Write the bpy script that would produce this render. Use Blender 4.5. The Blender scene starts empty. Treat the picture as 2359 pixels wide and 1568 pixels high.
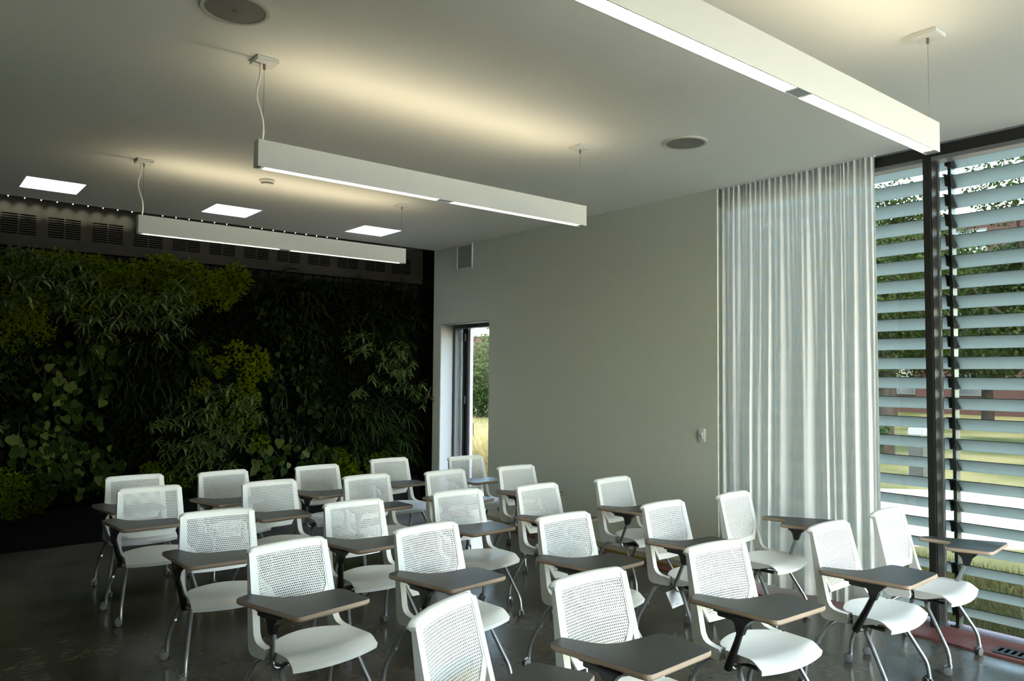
import bpy, bmesh, math, random
from mathutils import Vector, Matrix
C = bpy.context.scene.collection
SC = bpy.context.scene
PI = math.pi
random.seed(7)

# ------------------------------------------------------------------ camera
W_, H_, FPX = 2359, 1568, 1749.6
yaw, pitch, roll = (math.radians(a) for a in (-39.204, 2.619, 0.4465))
fwd = Vector((-math.sin(yaw)*math.cos(pitch), math.cos(yaw)*math.cos(pitch), math.sin(pitch)))
rgt = Vector((math.cos(yaw), math.sin(yaw), 0))
upv = rgt.cross(fwd)
r2 = math.cos(roll)*rgt + math.sin(roll)*upv
u2 = -math.sin(roll)*rgt + math.cos(roll)*upv
camd = bpy.data.cameras.new('camera'); cam = bpy.data.objects.new('camera', camd); C.objects.link(cam)
cam.matrix_world = Matrix(((r2.x, u2.x, -fwd.x, 0), (r2.y, u2.y, -fwd.y, 0), (r2.z, u2.z, -fwd.z, 1.75), (0, 0, 0, 1)))
camd.sensor_width = 36; camd.lens = 36*FPX/W_; camd.clip_start = 0.05; camd.clip_end = 500
SC.camera = cam

# ------------------------------------------------------------------ world, sun, exposure
wd = bpy.data.worlds.new('sky'); SC.world = wd; wd.use_nodes = True
nt = wd.node_tree; nt.nodes.clear()
out = nt.nodes.new('ShaderNodeOutputWorld'); bg = nt.nodes.new('ShaderNodeBackground'); sky = nt.nodes.new('ShaderNodeTexSky')
sky.sky_type = 'NISHITA'; sky.sun_disc = False; sky.sun_elevation = math.radians(55); sky.sun_rotation = math.radians(218)
sky.air_density = 1.0; sky.dust_density = 1.5; sky.ozone_density = 1.0
bg.inputs['Strength'].default_value = 1.6
mxw = nt.nodes.new('ShaderNodeMix'); mxw.data_type = 'RGBA'; mxw.blend_type = 'MULTIPLY'; mxw.inputs['Factor'].default_value = 1.0
mxw.inputs['B'].default_value = (1.08, 1.02, .90, 1); nt.links.new(sky.outputs[0], mxw.inputs['A']); nt.links.new(mxw.outputs['Result'], bg.inputs[0])
nt.links.new(sky.outputs[0], mxw.inputs['A']); nt.links.new(bg.outputs[0], out.inputs[0])
sd = bpy.data.lights.new('sun', 'SUN'); so = bpy.data.objects.new('sun', sd); C.objects.link(so)
sd.energy = 1.4; sd.angle = math.radians(0.6); sd.color = (1.0, 0.95, 0.86)
so.rotation_euler = Vector((0.35, 0.42, -0.84)).to_track_quat('-Z', 'Y').to_euler(); so.location = (-10, -12, 25)
SC.view_settings.view_transform = 'Standard'; SC.view_settings.look = 'None'
SC.view_settings.gamma = 1.0; SC.view_settings.use_curve_mapping = False
SC.view_settings.exposure = 2.3
SC.cycles.use_denoising = True
SC.cycles.max_bounces = 8; SC.cycles.diffuse_bounces = 5; SC.cycles.glossy_bounces = 4
SC.cycles.transmission_bounces = 6; SC.cycles.transparent_max_bounces = 16
SC.cycles.caustics_reflective = False; SC.cycles.caustics_refractive = False
SC.cycles.sample_clamp_indirect = 6.0

LAMP_UP, LAMP_DOWN, LED_E = 1.35, 2.6, 0.40

# ------------------------------------------------------------------ materials
def mat(name, col, rough=0.5, metal=0.0, spec=0.5, noise=None, bump=None, emit=None, transl=None):
    m = bpy.data.materials.new(name); m.use_nodes = True
    n = m.node_tree.nodes; l = m.node_tree.links; b = n['Principled BSDF']
    b.inputs['Base Color'].default_value = (*col, 1); b.inputs['Roughness'].default_value = rough
    b.inputs['Metallic'].default_value = metal; b.inputs['Specular IOR Level'].default_value = spec
    if noise or bump:
        tc = n.new('ShaderNodeTexCoord')
    if noise:            # (scale, colour 2, detail)
        nz = n.new('ShaderNodeTexNoise'); nz.inputs['Scale'].default_value = noise[0]; nz.inputs['Detail'].default_value = noise[2] if len(noise) > 2 else 4
        mx = n.new('ShaderNodeMix'); mx.data_type = 'RGBA'
        rp = n.new('ShaderNodeValToRGB'); rp.color_ramp.elements[0].position = .35; rp.color_ramp.elements[1].position = .65
        l.new(tc.outputs['Object'], nz.inputs['Vector']); l.new(nz.outputs['Fac'], rp.inputs['Fac']); l.new(rp.outputs['Color'], mx.inputs['Factor'])
        mx.inputs['A'].default_value = (*col, 1); mx.inputs['B'].default_value = (*noise[1], 1)
        l.new(mx.outputs['Result'], b.inputs['Base Color'])
    if bump:             # (scale, strength)
        nb = n.new('ShaderNodeTexNoise'); nb.inputs['Scale'].default_value = bump[0]; nb.inputs['Detail'].default_value = 3
        bp = n.new('ShaderNodeBump'); bp.inputs['Strength'].default_value = bump[1]; bp.inputs['Distance'].default_value = 0.002
        l.new(tc.outputs['Object'], nb.inputs['Vector']); l.new(nb.outputs['Fac'], bp.inputs['Height']); l.new(bp.outputs['Normal'], b.inputs['Normal'])
    if emit:
        b.inputs['Emission Color'].default_value = (*emit[0], 1); b.inputs['Emission Strength'].default_value = emit[1]
    if transl:           # (colour, factor)
        t = n.new('ShaderNodeBsdfTranslucent'); t.inputs['Color'].default_value = (*transl[0], 1)
        ms = n.new('ShaderNodeMixShader'); ms.inputs[0].default_value = transl[1]
        l.new(b.outputs[0], ms.inputs[1]); l.new(t.outputs[0], ms.inputs[2]); l.new(ms.outputs[0], n['Material Output'].inputs['Surface'])
    return m

def leaf_mat(name, c1, c2, rough=0.5, tr=0.25, per_leaf=False, spec=.02):
    m = mat(name, c1, rough, spec=spec, noise=(9.0, c2), transl=(tuple(min(1, x*1.3) for x in c2), tr))
    if per_leaf:         # every leaf its own tone between the two colours
        n = m.node_tree.nodes; l = m.node_tree.links; oi = n.new('ShaderNodeObjectInfo'); pw = n.new('ShaderNodeMath'); pw.operation = 'POWER'; pw.inputs[1].default_value = 2.6
        mx = [q for q in n if q.type == 'MIX'][0]; l.new(oi.outputs['Random'], pw.inputs[0]); l.new(pw.outputs[0], mx.inputs['Factor'])
        t = [q for q in n if q.type == 'BSDF_TRANSLUCENT'][0]; l.new(mx.outputs['Result'], t.inputs['Color'])
    return m

def glass_mat(name, tint, ior=1.5, refl=1.0):
    m = bpy.data.materials.new(name); m.use_nodes = True; n = m.node_tree.nodes; l = m.node_tree.links; n.clear()
    o = n.new('ShaderNodeOutputMaterial'); t = n.new('ShaderNodeBsdfTransparent'); g = n.new('ShaderNodeBsdfGlossy'); f = n.new('ShaderNodeFresnel')
    mu = n.new('ShaderNodeMath'); mu.operation = 'MULTIPLY'; mu.inputs[1].default_value = refl
    t.inputs[0].default_value = (*tint, 1); g.inputs['Roughness'].default_value = 0.0; f.inputs[0].default_value = ior
    ms = n.new('ShaderNodeMixShader'); l.new(f.outputs[0], mu.inputs[0]); l.new(mu.outputs[0], ms.inputs[0])
    l.new(t.outputs[0], ms.inputs[1]); l.new(g.outputs[0], ms.inputs[2]); l.new(ms.outputs[0], o.inputs[0])
    return m

M = {}
M['wall'] = mat('wall_paint', (.60, .64, .545), .6, bump=(90, .08))
M['leftwall'] = mat('left_wall_light_absorber', (.05, .05, .045), .5)  # unseen wall, coloured dark to cut bounce onto the left ceiling
M['ceil'] = mat('ceiling_paint', (.79, .80, .705), .75, bump=(70, .05))
M['white'] = mat('white_paint', (.72, .73, .70), .55)
M['black'] = mat('black_steel', (.004, .004, .004), .7, spec=.06)
M['frame'] = mat('dark_anodised_frame', (.022, .022, .020), .4, metal=.3)
M['frame_edge'] = mat('grey_gasket', (.25, .25, .25), .4, metal=.5)
M['valance'] = mat('dark_bronze_sheet', (0.0165, 0.0158, 0.0120), .55, spec=.08, noise=(3.0, (0.0225, 0.0210, 0.0165)))
M['backing_shade'] = mat('black_backing_and_shade', (.003, .003, .003), .95, spec=.0)  # near-black backing colour; also stands in for shade behind slots
M['sill'] = mat('terracotta_strip', (.17, .052, .044), .5, noise=(6.0, (.20, .066, .054)), bump=(40, .1))
M['brownwood'] = mat('brown_base_rail', (.06, .03, .02), .5)
M['yellow'] = mat('yellow_strip', (.25, .17, .02), .6)
M['base'] = mat('grey_base_trim', (.38, .38, .34), .5)
# floor: polished dark concrete
def floor_mat():
    m = mat('polished_concrete', (.026, .024, .018), .2)
    n = m.node_tree.nodes; l = m.node_tree.links; b = n['Principled BSDF']; tc = n.new('ShaderNodeTexCoord')
    n1 = n.new('ShaderNodeTexNoise'); n1.inputs['Scale'].default_value = 1.6; n1.inputs['Detail'].default_value = 8; n1.inputs['Roughness'].default_value = .62
    n2 = n.new('ShaderNodeTexNoise'); n2.inputs['Scale'].default_value = 22; n2.inputs['Detail'].default_value = 5
    for q in (n1, n2): l.new(tc.outputs['Object'], q.inputs['Vector'])
    r1 = n.new('ShaderNodeValToRGB'); r1.color_ramp.elements[0].position = .36; r1.color_ramp.elements[0].color = (.056, .050, .037, 1)
    r1.color_ramp.elements[1].position = .68; r1.color_ramp.elements[1].color = (.125, .113, .088, 1)
    l.new(n1.outputs['Fac'], r1.inputs['Fac'])
    mx = n.new('ShaderNodeMix'); mx.data_type = 'RGBA'; mx.blend_type = 'MULTIPLY'; mx.inputs['Factor'].default_value = .55
    r2_ = n.new('ShaderNodeValToRGB'); r2_.color_ramp.elements[0].position = .3; r2_.color_ramp.elements[0].color = (.35, .35, .35, 1); r2_.color_ramp.elements[1].position = .6
    l.new(n2.outputs['Fac'], r2_.inputs['Fac']); l.new(r1.outputs['Color'], mx.inputs['A']); l.new(r2_.outputs['Color'], mx.inputs['B'])
    l.new(mx.outputs['Result'], b.inputs['Base Color'])
    rr = n.new('ShaderNodeMapRange'); rr.inputs['To Min'].default_value = .10; rr.inputs['To Max'].default_value = .32
    l.new(n1.outputs['Fac'], rr.inputs['Value']); l.new(rr.outputs['Result'], b.inputs['Roughness'])
    return m
M['floor'] = floor_mat()
M['fabric'] = mat('white_curtain_cloth', (.88, .89, .86), .85, spec=.1, bump=(300, .1), transl=((.95, .97, .94), .40))
M['plastic'] = mat('white_chair_plastic', (.74, .755, .72), .42)
M['mesh'] = mat('white_mesh_plastic', (.72, .735, .70), .5)
M['steel'] = mat('silver_steel_tube', (.30, .32, .33), .32, metal=.75)
M['blackpl'] = mat('black_plastic', (.008, .008, .008), .35)
M['greyw'] = mat('grey_caster', (.10, .105, .105), .45)
M['lam'] = mat('charcoal_laminate', (.045, .047, .044), .42, bump=(400, .06))
def ply():
    m = mat('plywood_edge', (.42, .28, .17), .5)
    n = m.node_tree.nodes; l = m.node_tree.links; b = n['Principled BSDF']; tc = n.new('ShaderNodeTexCoord')
    w = n.new('ShaderNodeTexWave'); w.bands_direction = 'Z'; w.inputs['Scale'].default_value = 70; w.inputs['Distortion'].default_value = 1.5
    r = n.new('ShaderNodeValToRGB'); r.color_ramp.elements[0].color = (.27, .19, .13, 1); r.color_ramp.elements[1].color = (.42, .32, .23, 1)
    l.new(tc.outputs['Object'], w.inputs['Vector']); l.new(w.outputs['Fac'], r.inputs['Fac']); l.new(r.outputs['Color'], b.inputs['Base Color'])
    return m
M['ply'] = ply()
M['lampw'] = mat('white_luminaire_metal', (.65, .67, .625), .55)
M['blade'] = mat('aluminium_louver_blade', (.85, .86, .84), .25, metal=.8)
M['diff'] = mat('lamp_diffuser', (.9, .9, .88), .5, emit=((1.0, .97, .84), LAMP_DOWN))
M['endcell'] = mat('unlit_louver_end', (.45, .47, .45), .35, metal=.5)
M['cord'] = mat('white_cord', (.7, .71, .66), .5)
M['wire'] = mat('thin_steel_cable', (.22, .20, .17), .4, metal=.7)
M['brass'] = mat('cable_gripper', (.25, .21, .16), .35, metal=.8)
M['spkgrille'] = mat('grey_speaker_grille', (.22, .215, .18), .7, bump=(900, .4))
M['spkrim'] = mat('speaker_rim_paint', (.52, .51, .43), .5)
M['wspk'] = mat('wall_speaker_grille', (.30, .32, .29), .7, bump=(900, .4))
M['led'] = mat('led_point', (1, 1, .9), .5, emit=((1, .96, .78), 9.0))
M['glass'] = glass_mat('tinted_window_glass', (.70, .73, .70), 1.5, .6)
M['dglass'] = glass_mat('door_glass', (.90, .905, .89), 1.45, .015)
M['slat'] = mat('frosted_glass_slat', (.33, .335, .31), .3, transl=((.52, .52, .47), .5))
M['slatedge'] = mat('cut_glass_edge', (.10, .24, .23), .2)
M['bracket'] = mat('dark_louver_bracket', (.07, .075, .075), .4, metal=.4)
M['alum'] = mat('aluminium_support', (0.0945, 0.0968, 0.0900), .4, metal=.5)
M['doorframe'] = mat('white_door_frame', (0.3375, 0.3330, 0.3420), .4)
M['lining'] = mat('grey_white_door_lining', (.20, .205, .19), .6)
M['doorgrey'] = mat('grey_door_frame', (.10, .11, .10), .45)
M['hinge'] = mat('hinge_metal', (.5, .5, .48), .35, metal=.7)
M['frost'] = mat('skylight_diffuser', (0.7200, 0.7380, 0.7380), .4, transl=((0.8730, 0.8730, 0.8550), .93))
M['paper'] = mat('white_tag_paper', (.72, .77, .80), .7)
M['ink'] = mat('grey_ink', (.25, .28, .30), .7)
M['skylt'] = mat('skylight_well_paint', (0.7650, 0.7830, 0.7830), .6)
# plants and outdoors
M['moss'] = leaf_mat('feathery_moss_green', (.075, .115, .001), (.13, .17, .002), .8, .3)
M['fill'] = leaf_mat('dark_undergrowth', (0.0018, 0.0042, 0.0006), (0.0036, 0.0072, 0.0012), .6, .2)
M['whorl'] = leaf_mat('narrow_leaf_green', (0.0191, 0.0351, 0.0064), (0.0956, 0.1275, 0.0382), .4, .15)
M['ivy'] = leaf_mat('broad_leaf_green', (0.0072, 0.0162, 0.0018), (0.0675, 0.0855, 0.0225), .42, .15, True)
M['ivyd'] = leaf_mat('dark_heart_leaf_green', (0.0023, 0.0062, 0.0008), (0.0154, 0.0239, 0.0046), .42, .15, True)
M['ribbon'] = leaf_mat('ribbon_leaf_green', (0.0081, 0.0153, 0.0027), (0.0189, 0.0279, 0.0063), .4, .15)
M['fern'] = leaf_mat('fern_green', (0.0072, 0.0189, 0.0018), (0.0153, 0.0315, 0.0036), .55, .25)
M['stem'] = mat('plant_stem', (.03, .035, .012), .7)
M['tray'] = mat('black_planter_tray', (.010, .010, .009), .8, spec=.03)
M['lawn'] = mat('mown_lawn', (0.0202, 0.0256, 0.0074), .9, spec=.04, noise=(.35, (0.0706, 0.0618, 0.0282), 9), bump=(30, 1))
M['road'] = mat('pale_paving', (0.1575, 0.1312, 0.1125), .85, spec=.04, noise=(3, (0.1875, 0.1575, 0.1350)))
M['bounce_ground'] = mat('pale_bounce_paving', (.80, .78, .72), .85)  # very pale so it throws daylight up into the room
M['bark'] = mat('tree_bark', (0.0124, 0.0095, 0.0072), .9, spec=.04, noise=(5, (0.0225, 0.0180, 0.0146)), bump=(14, 1))
M['tleaf'] = leaf_mat('tree_leaf_green', (0.0050, 0.0101, 0.0016), (0.0158, 0.0220, 0.0041), .5, .3, spec=.03)
M['tleaf2'] = leaf_mat('yellow_green_leaf', (0.0088, 0.0135, 0.0018), (0.0220, 0.0250, 0.0041), .5, .3, spec=.03)
M['shrub'] = leaf_mat('dark_shrub_leaf', (0.0063, 0.0158, 0.0042), (0.0175, 0.0297, 0.0077), .5, .25, spec=.03)
M['drygrass'] = leaf_mat('dry_grass_blade', (0.1700, 0.1350, 0.0550), (0.2500, 0.2000, 0.0950), .7, .3, spec=.03)
M['grassb'] = leaf_mat('green_grass_blade', (0.0210, 0.0270, 0.0060), (0.0600, 0.0510, 0.0192), .7, .3, spec=.03)
def brick_mat():
    m = mat('red_brick', (.22, .07, .05), .85, spec=.04)
    n = m.node_tree.nodes; l = m.node_tree.links; tc = n.new('ShaderNodeTexCoord'); b = n.new('ShaderNodeTexBrick')
    mp = n.new('ShaderNodeMapping'); mp.inputs['Rotation'].default_value = (PI/2, 0, PI/2)
    b.inputs['Color1'].default_value = (0.0300, 0.0072, 0.0053, 1); b.inputs['Color2'].default_value = (0.0225, 0.0053, 0.0041, 1); b.inputs['Mortar'].default_value = (0.0300, 0.0156, 0.0132, 1)
    b.inputs['Scale'].default_value = 4.0; b.inputs['Mortar Size'].default_value = .02
    l.new(tc.outputs['Object'], mp.inputs['Vector']); l.new(mp.outputs[0], b.inputs['Vector']); l.new(b.outputs['Color'], n['Principled BSDF'].inputs['Base Color'])
    return m
M['brick'] = brick_mat()
M['bwin'] = mat('dark_building_glass', (.02, .025, .03), .08, spec=.8)
M['roofing'] = mat('roof_membrane', (.3, .3, .3), .8)
M['floorgrille'] = mat('dark_floor_grille', (.03, .032, .035), .4, metal=.5)

# ------------------------------------------------------------------ mesh helpers
class MB:
    def __init__(s): s.v = []; s.f = []; s.mi = []
    def add(s, vs, fs, mi=0):
        o = len(s.v); s.v += [tuple(p) for p in vs]; s.f += [tuple(i+o for i in f) for f in fs]; s.mi += [mi]*len(fs)
    def box(s, x0, x1, y0, y1, z0, z1, mi=0):
        vs = [(x, y, z) for z in (z0, z1) for y in (y0, y1) for x in (x0, x1)]
        s.add(vs, [(0, 2, 3, 1), (4, 5, 7, 6), (0, 1, 5, 4), (2, 6, 7, 3), (0, 4, 6, 2), (1, 3, 7, 5)], mi)
    def tube(s, pts, r, n=10, mi=0, caps=True):
        pts = [Vector(p) for p in pts]; rs = r if isinstance(r, (list, tuple)) else [r]*len(pts)
        rings = []; prev = None
        for i, p in enumerate(pts):
            d = (pts[min(i+1, len(pts)-1)] - pts[max(i-1, 0)]).normalized()
            a = Vector((0, 0, 1)) if abs(d.z) < .9 else Vector((1, 0, 0))
            if prev is None: x = d.cross(a).normalized()
            else: x = (prev - d*prev.dot(d)).normalized()
            prev = x; y = d.cross(x)
            rings.append([p + rs[i]*(math.cos(2*PI*k/n)*x + math.sin(2*PI*k/n)*y) for k in range(n)])
        vs = [q for rg in rings for q in rg]; fs = []
        for i in range(len(pts)-1):
            for k in range(n): fs.append((i*n+k, i*n+(k+1) % n, (i+1)*n+(k+1) % n, (i+1)*n+k))
        if caps: fs.append(tuple(range(n-1, -1, -1))); fs.append(tuple((len(pts)-1)*n+k for k in range(n)))
        s.add(vs, fs, mi)
    def lathe(s, prof, c=(0, 0, 0), n=32, axis='Z', mi=0):      # prof: (r, h)
        vs = []; fs = []
        for r, h in prof:
            for k in range(n):
                a = 2*PI*k/n; p = (r*math.cos(a), r*math.sin(a), h)
                if axis == 'X': p = (h, r*math.cos(a), r*math.sin(a))
                if axis == 'Y': p = (r*math.cos(a), h, r*math.sin(a))
                vs.append((c[0]+p[0], c[1]+p[1], c[2]+p[2]))
        for i in range(len(prof)-1):
            for k in range(n): fs.append((i*n+k, i*n+(k+1) % n, (i+1)*n+(k+1) % n, (i+1)*n+k))
        fs.append(tuple(range(n-1, -1, -1))); fs.append(tuple((len(prof)-1)*n+k for k in range(n)))
        s.add(vs, fs, mi)
    def prism(s, poly, axis, a, b, mi=0):   # extrude a 2-D polygon along an axis; poly in the other two coordinates (cyclic order)
        def P(q, h): return {'X': (h, q[0], q[1]), 'Y': (q[0], h, q[1]), 'Z': (q[0], q[1], h)}[axis]
        n = len(poly); vs = [P(q, a) for q in poly] + [P(q, b) for q in poly]
        s.add(vs, [tuple(range(n-1, -1, -1)), tuple(range(n, 2*n))] + [(k, (k+1) % n, n+(k+1) % n, n+k) for k in range(n)], mi)
    def grid(s, fn, nu, nv, mi=0):
        vs = [fn(i/nu, j/nv) for j in range(nv+1) for i in range(nu+1)]; w = nu+1
        s.add(vs, [(j*w+i, j*w+i+1, (j+1)*w+i+1, (j+1)*w+i) for j in range(nv) for i in range(nu)], mi)
    def mesh(s, name, mats, smooth=False, fix=True, bevel=None):
        me = bpy.data.meshes.new(name); me.from_pydata(s.v, [], s.f)
        for m in (mats if isinstance(mats, (list, tuple)) else [mats]): me.materials.append(m)
        if any(s.mi): me.polygons.foreach_set('material_index', s.mi)
        if fix or bevel:
            b = bmesh.new(); b.from_mesh(me)
            if fix: bmesh.ops.recalc_face_normals(b, faces=b.faces)
            if bevel: bmesh.ops.bevel(b, geom=[e for e in b.edges if len(e.link_faces) == 2 and e.calc_face_angle() > .6], offset=bevel, segments=2, affect='EDGES', clamp_overlap=True)
            b.to_mesh(me); b.free()
        if smooth:
            me.polygons.foreach_set('use_smooth', [True]*len(me.polygons))
            if smooth != 'all':
                try: me.set_sharp_from_angle(angle=math.radians(38))
                except Exception: pass
        me.update(); return me

def obj(name, me, parent=None, loc=None):
    o = bpy.data.objects.new(name, me); C.objects.link(o)
    if parent is not None: o.parent = parent
    if loc is not None: o.location = loc
    return o
def tag(o, label, cat, group=None):
    o['label'] = label; o['category'] = cat
    if group: o['group'] = group
    return o
def thing(name, label, cat, loc=(0, 0, 0), rz=0, group=None):
    o = bpy.data.objects.new(name, None); C.objects.link(o); o.location = loc; o.rotation_euler = (0, 0, rz); o.empty_display_size = .1
    return tag(o, label, cat, group)
def struct(name, me, loc=None):
    o = obj(name, me, None, loc); o['kind'] = 'structure'; return o
def copy_tree(o, parent=None):
    c = o.copy(); C.objects.link(c); c.parent = parent
    for ch in o.children: copy_tree(ch, c)
    return c
def fillet(pts, r, n=5):
    pts = [Vector(p) for p in pts]; outp = [pts[0]]
    for i in range(1, len(pts)-1):
        a, b, c = pts[i-1], pts[i], pts[i+1]; u = (a-b); v = (c-b)
        rr = min(r, u.length*.48, v.length*.48); p0 = b+u.normalized()*rr; p1 = b+v.normalized()*rr
        for k in range(n+1):
            t = k/n; outp.append((1-t)**2*p0 + 2*t*(1-t)*b + t*t*p1)
    outp.append(pts[-1]); return outp

# ------------------------------------------------------------------ room shell
XR, YB, ZC = 5.62, 8.56, 3.42          # right wall plane, ceiling edge at the living wall, ceiling height
XL, YF = -0.35, -5.0
XW = 5.70                              # window frame face
b = MB(); b.box(XL-.2, 5.46, YF-.2, 9.2, -.15, 0); struct('floor', b.mesh('floor', M['floor']))
b = MB(); b.box(5.46, 5.95, YF-.2, 8.9, -.15, .012)
struct('trim_1', b.mesh('trim_1', M['sill']))
# ceiling with three skylight wells
SKY = [(.826, 1.304), (2.42, 2.904), (4.055, 4.56)]; SY0, SY1 = 7.605, 8.12
def ceiling():
    b = MB(); xs = [XL-.2] + [v for q in SKY for v in q] + [5.845]; ys = [YF-.2, SY0, SY1, YB]
    for j in range(3):
        for i in range(len(xs)-1):
            if j == 1 and i % 2 == 1: continue
            b.box(xs[i], xs[i+1], ys[j], ys[j+1], ZC, ZC+.34)
    return b.mesh('ceiling', M['ceil'])
struct('ceiling', ceiling())
b = MB()
for y0, y1, x0, x1 in ((YF-.2, SY0, XL-.2, 6.05), (SY1, 9.25, XL-.2, 6.05)): b.box(x0, x1, y0, y1, ZC+.345, ZC+.42)
xs = [XL-.2] + [v for q in SKY for v in q] + [6.05]
for i in range(0, len(xs), 2): b.box(xs[i], xs[i+1], SY0, SY1, ZC+.345, ZC+.42)
struct('roof', b.mesh('roof', M['roofing']))
for x0, x1 in SKY:
    s = thing('skylight', {0: 'square skylight in dark ceiling, leftmost of the three', 1: 'square skylight with greyer light, middle of the three', 2: 'square skylight in ceiling nearest the grey wall'}[SKY.index((x0, x1))], 'skylight', ((x0+x1)/2, (SY0+SY1)/2, ZC), 0, 'skylights above the plant wall')
    hx, hy = (x1-x0)/2, (SY1-SY0)/2; b = MB(); t = .012
    b.box(-hx-.002, -hx+t, -hy, hy, .0, .62); b.box(hx-t, hx+.002, -hy, hy, .0, .62); b.box(-hx+t, hx-t, -hy-.002, -hy+t, .0, .62); b.box(-hx+t, hx-t, hy-t, hy+.002, .0, .62)
    obj('light_well', b.mesh('light_well', M['skylt']), s)
    b = MB(); b.grid(lambda u, v: ((u-.5)*2*(hx+.02), (v-.5)*2*(hy+.02), .62+.08*math.sin(PI*u)*math.sin(PI*v)), 8, 8); obj('dome', b.mesh('dome', M['frost'], True), s)

# right wall with door opening (thick wall), far end past the corner is black steel
DY0, DY1, DZ = 7.33, 8.385, 2.418
b = MB(); WX1 = 5.95
b.box(XR, WX1, 4.03, DY0, 0, ZC+.1); b.box(XR, WX1, DY1, YB, 0, ZC+.1); b.box(XR, WX1, DY0, DY1, DZ, ZC+.1)
struct('wall_right', b.mesh('wall_right', M['wall']))
b = MB(); b.box(XR+.001, WX1, YB, 9.15, 0, ZC+.1); struct('trim_2', b.mesh('trim_2', M['black']))
b = MB(); b.box(XR-.008, XR, 4.06, DY0-.0, 0.012, .075); struct('baseboard_right', b.mesh('baseboard_right', M['base']))
b = MB(); b.box(5.585, 5.611, 4.1, DY0, .012, .03); struct('trim_3', b.mesh('trim_3', M['yellow']))
b = MB(); b.box(5.47, 5.585, 4.6, DY0, .012, .018); struct('trim_4', b.mesh('trim_4', M['brownwood']))
b = MB(); b.box(XL-.2, XL, YF, 9.15, 0, ZC+.1); struct('wall_left', b.mesh('wall_left', M['leftwall']))
b = MB(); b.box(XL-.2, 6.0, 9.1, 9.25, -.1, ZC+.5); struct('wall_back', b.mesh('wall_back', M['backing_shade']))
# wall behind the camera: opening without glass, sized and shifted to shape the daylight
b = MB(); b.box(XL, 6.0, YF-.2, YF, 0, .12); b.box(XL, 6.0, YF-.2, YF, 3.35, ZC+.1); b.box(XL, 2.5, YF-.2, YF, .12, 3.35); b.box(5.8, 6.0, YF-.2, YF, .12, 3.35)
struct('wall_front', b.mesh('wall_front', M['wall']))

# door: frame, folded leaves, open leaf
d = obj('door_1', None); d['kind'] = 'structure'; d.location = (0, 0, 0)
b = MB(); b.box(5.82, 5.95, DY1-.055, DY1, .012, DZ); b.box(5.82, 5.95, DY0, DY0+.03, .012, DZ); b.box(5.82, 5.95, DY0+.03, DY1-.055, DZ-.055, DZ)
obj('door_frame', b.mesh('door_frame', M['doorgrey'], bevel=.003), d)
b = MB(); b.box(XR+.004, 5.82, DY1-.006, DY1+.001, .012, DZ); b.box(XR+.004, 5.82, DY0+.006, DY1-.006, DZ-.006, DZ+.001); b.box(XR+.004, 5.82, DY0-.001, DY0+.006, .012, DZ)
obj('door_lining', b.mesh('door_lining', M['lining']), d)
for k, y in enumerate((8.255, 8.205)):
    b = MB(); x0, x1 = 5.90+.02*k, 6.55+.02*k; z1 = DZ-.05
    b.box(x0, x0+.06, y-.02, y+.02, .03, z1); b.box(x1-.06, x1, y-.02, y+.02, .03, z1); b.box(x0+.06, x1-.06, y-.02, y+.02, .03, .11); b.box(x0+.06, x1-.06, y-.02, y+.02, z1-.06, z1)
    lf = obj('folded_leaf', b.mesh('folded_leaf', M['frame'], bevel=.003), d)
    b = MB(); b.box(x0+.06, x1-.06, y-.004, y+.004, .11, z1-.06); obj('leaf_glass', b.mesh('leaf_glass', M['dglass']), lf)
    for z in (.62, 1.42, 2.25):
        b = MB(); b.tube([(x0-.006, y+.028, z-.05), (x0-.006, y+.028, z+.05)], .009, 8); b.box(x0-.004, x0+.03, y+.02, y+.024, z-.05, z+.05)
        obj('hinge', b.mesh('hinge', M['hinge']), lf)
y = 8.14; x0, x1 = 5.915, 6.62; z1 = DZ-.06; b = MB()
b.box(x0, x0+.045, y-.022, y+.022, .03, z1); b.box(x1-.045, x1, y-.022, y+.022, .03, z1); b.box(x0+.045, x1-.045, y-.022, y+.022, .03, .10); b.box(x0+.045, x1-.045, y-.022, y+.022, z1-.055, z1)
lf = obj('open_leaf', b.mesh('open_leaf', M['doorframe'], bevel=.003), d)
b = MB(); b.box(x0+.045, x1-.045, y-.004, y+.004, .10, z1-.055); obj('leaf_glass', b.mesh('leaf_glass', M['dglass']), lf)
b = MB(); b.box(x0+.05, x0+.062, y-.034, y-.022, .95, 1.12); obj('door_handle', b.mesh('door_handle', M['blackpl'], bevel=.003), lf)

# window 1: dark frame with mullions and glass
YM = [2.3035, 0.35, -1.5, -3.3]; Y0W = 4.03
wn = obj('window_1', None); wn['kind'] = 'structure'
b = MB(); b.box(XW, XW+.13, YF, Y0W, ZC-.085, ZC+.05); obj('head_rail', b.mesh('head_rail', M['frame'], bevel=.004), wn)
b = MB(); b.box(XW+.014, XW+.13, YF, Y0W, ZC-.115, ZC-.085); obj('head_stop', b.mesh('head_stop', M['frame_edge']), wn)
b = MB(); b.box(XW-.01, XW+.01, YF, Y0W, ZC-.012, ZC+.001); obj('ceiling_reveal', b.mesh('ceiling_reveal', M['frame_edge']), wn)
for ym in YM:
    b = MB(); b.box(XW, XW+.13, ym-.0235, ym+.0235, .01, ZC-.085); b.box(XW+.012, XW+.125, ym-.031, ym-.0235, .01, ZC-.085)
    mu = obj('mullion', b.mesh('mullion', M['frame'], bevel=.002), wn)
    b = MB(); b.box(XW+.105, XW+.128, ym-.042, ym-.031, .01, ZC-.085); obj('glazing_bead', b.mesh('glazing_bead', M['frame_edge']), mu)
b = MB(); b.box(XW, XW+.13, Y0W-.04, Y0W, .01, ZC-.085); obj('end_jamb', b.mesh('end_jamb', M['frame'], bevel=.003), wn)
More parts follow.
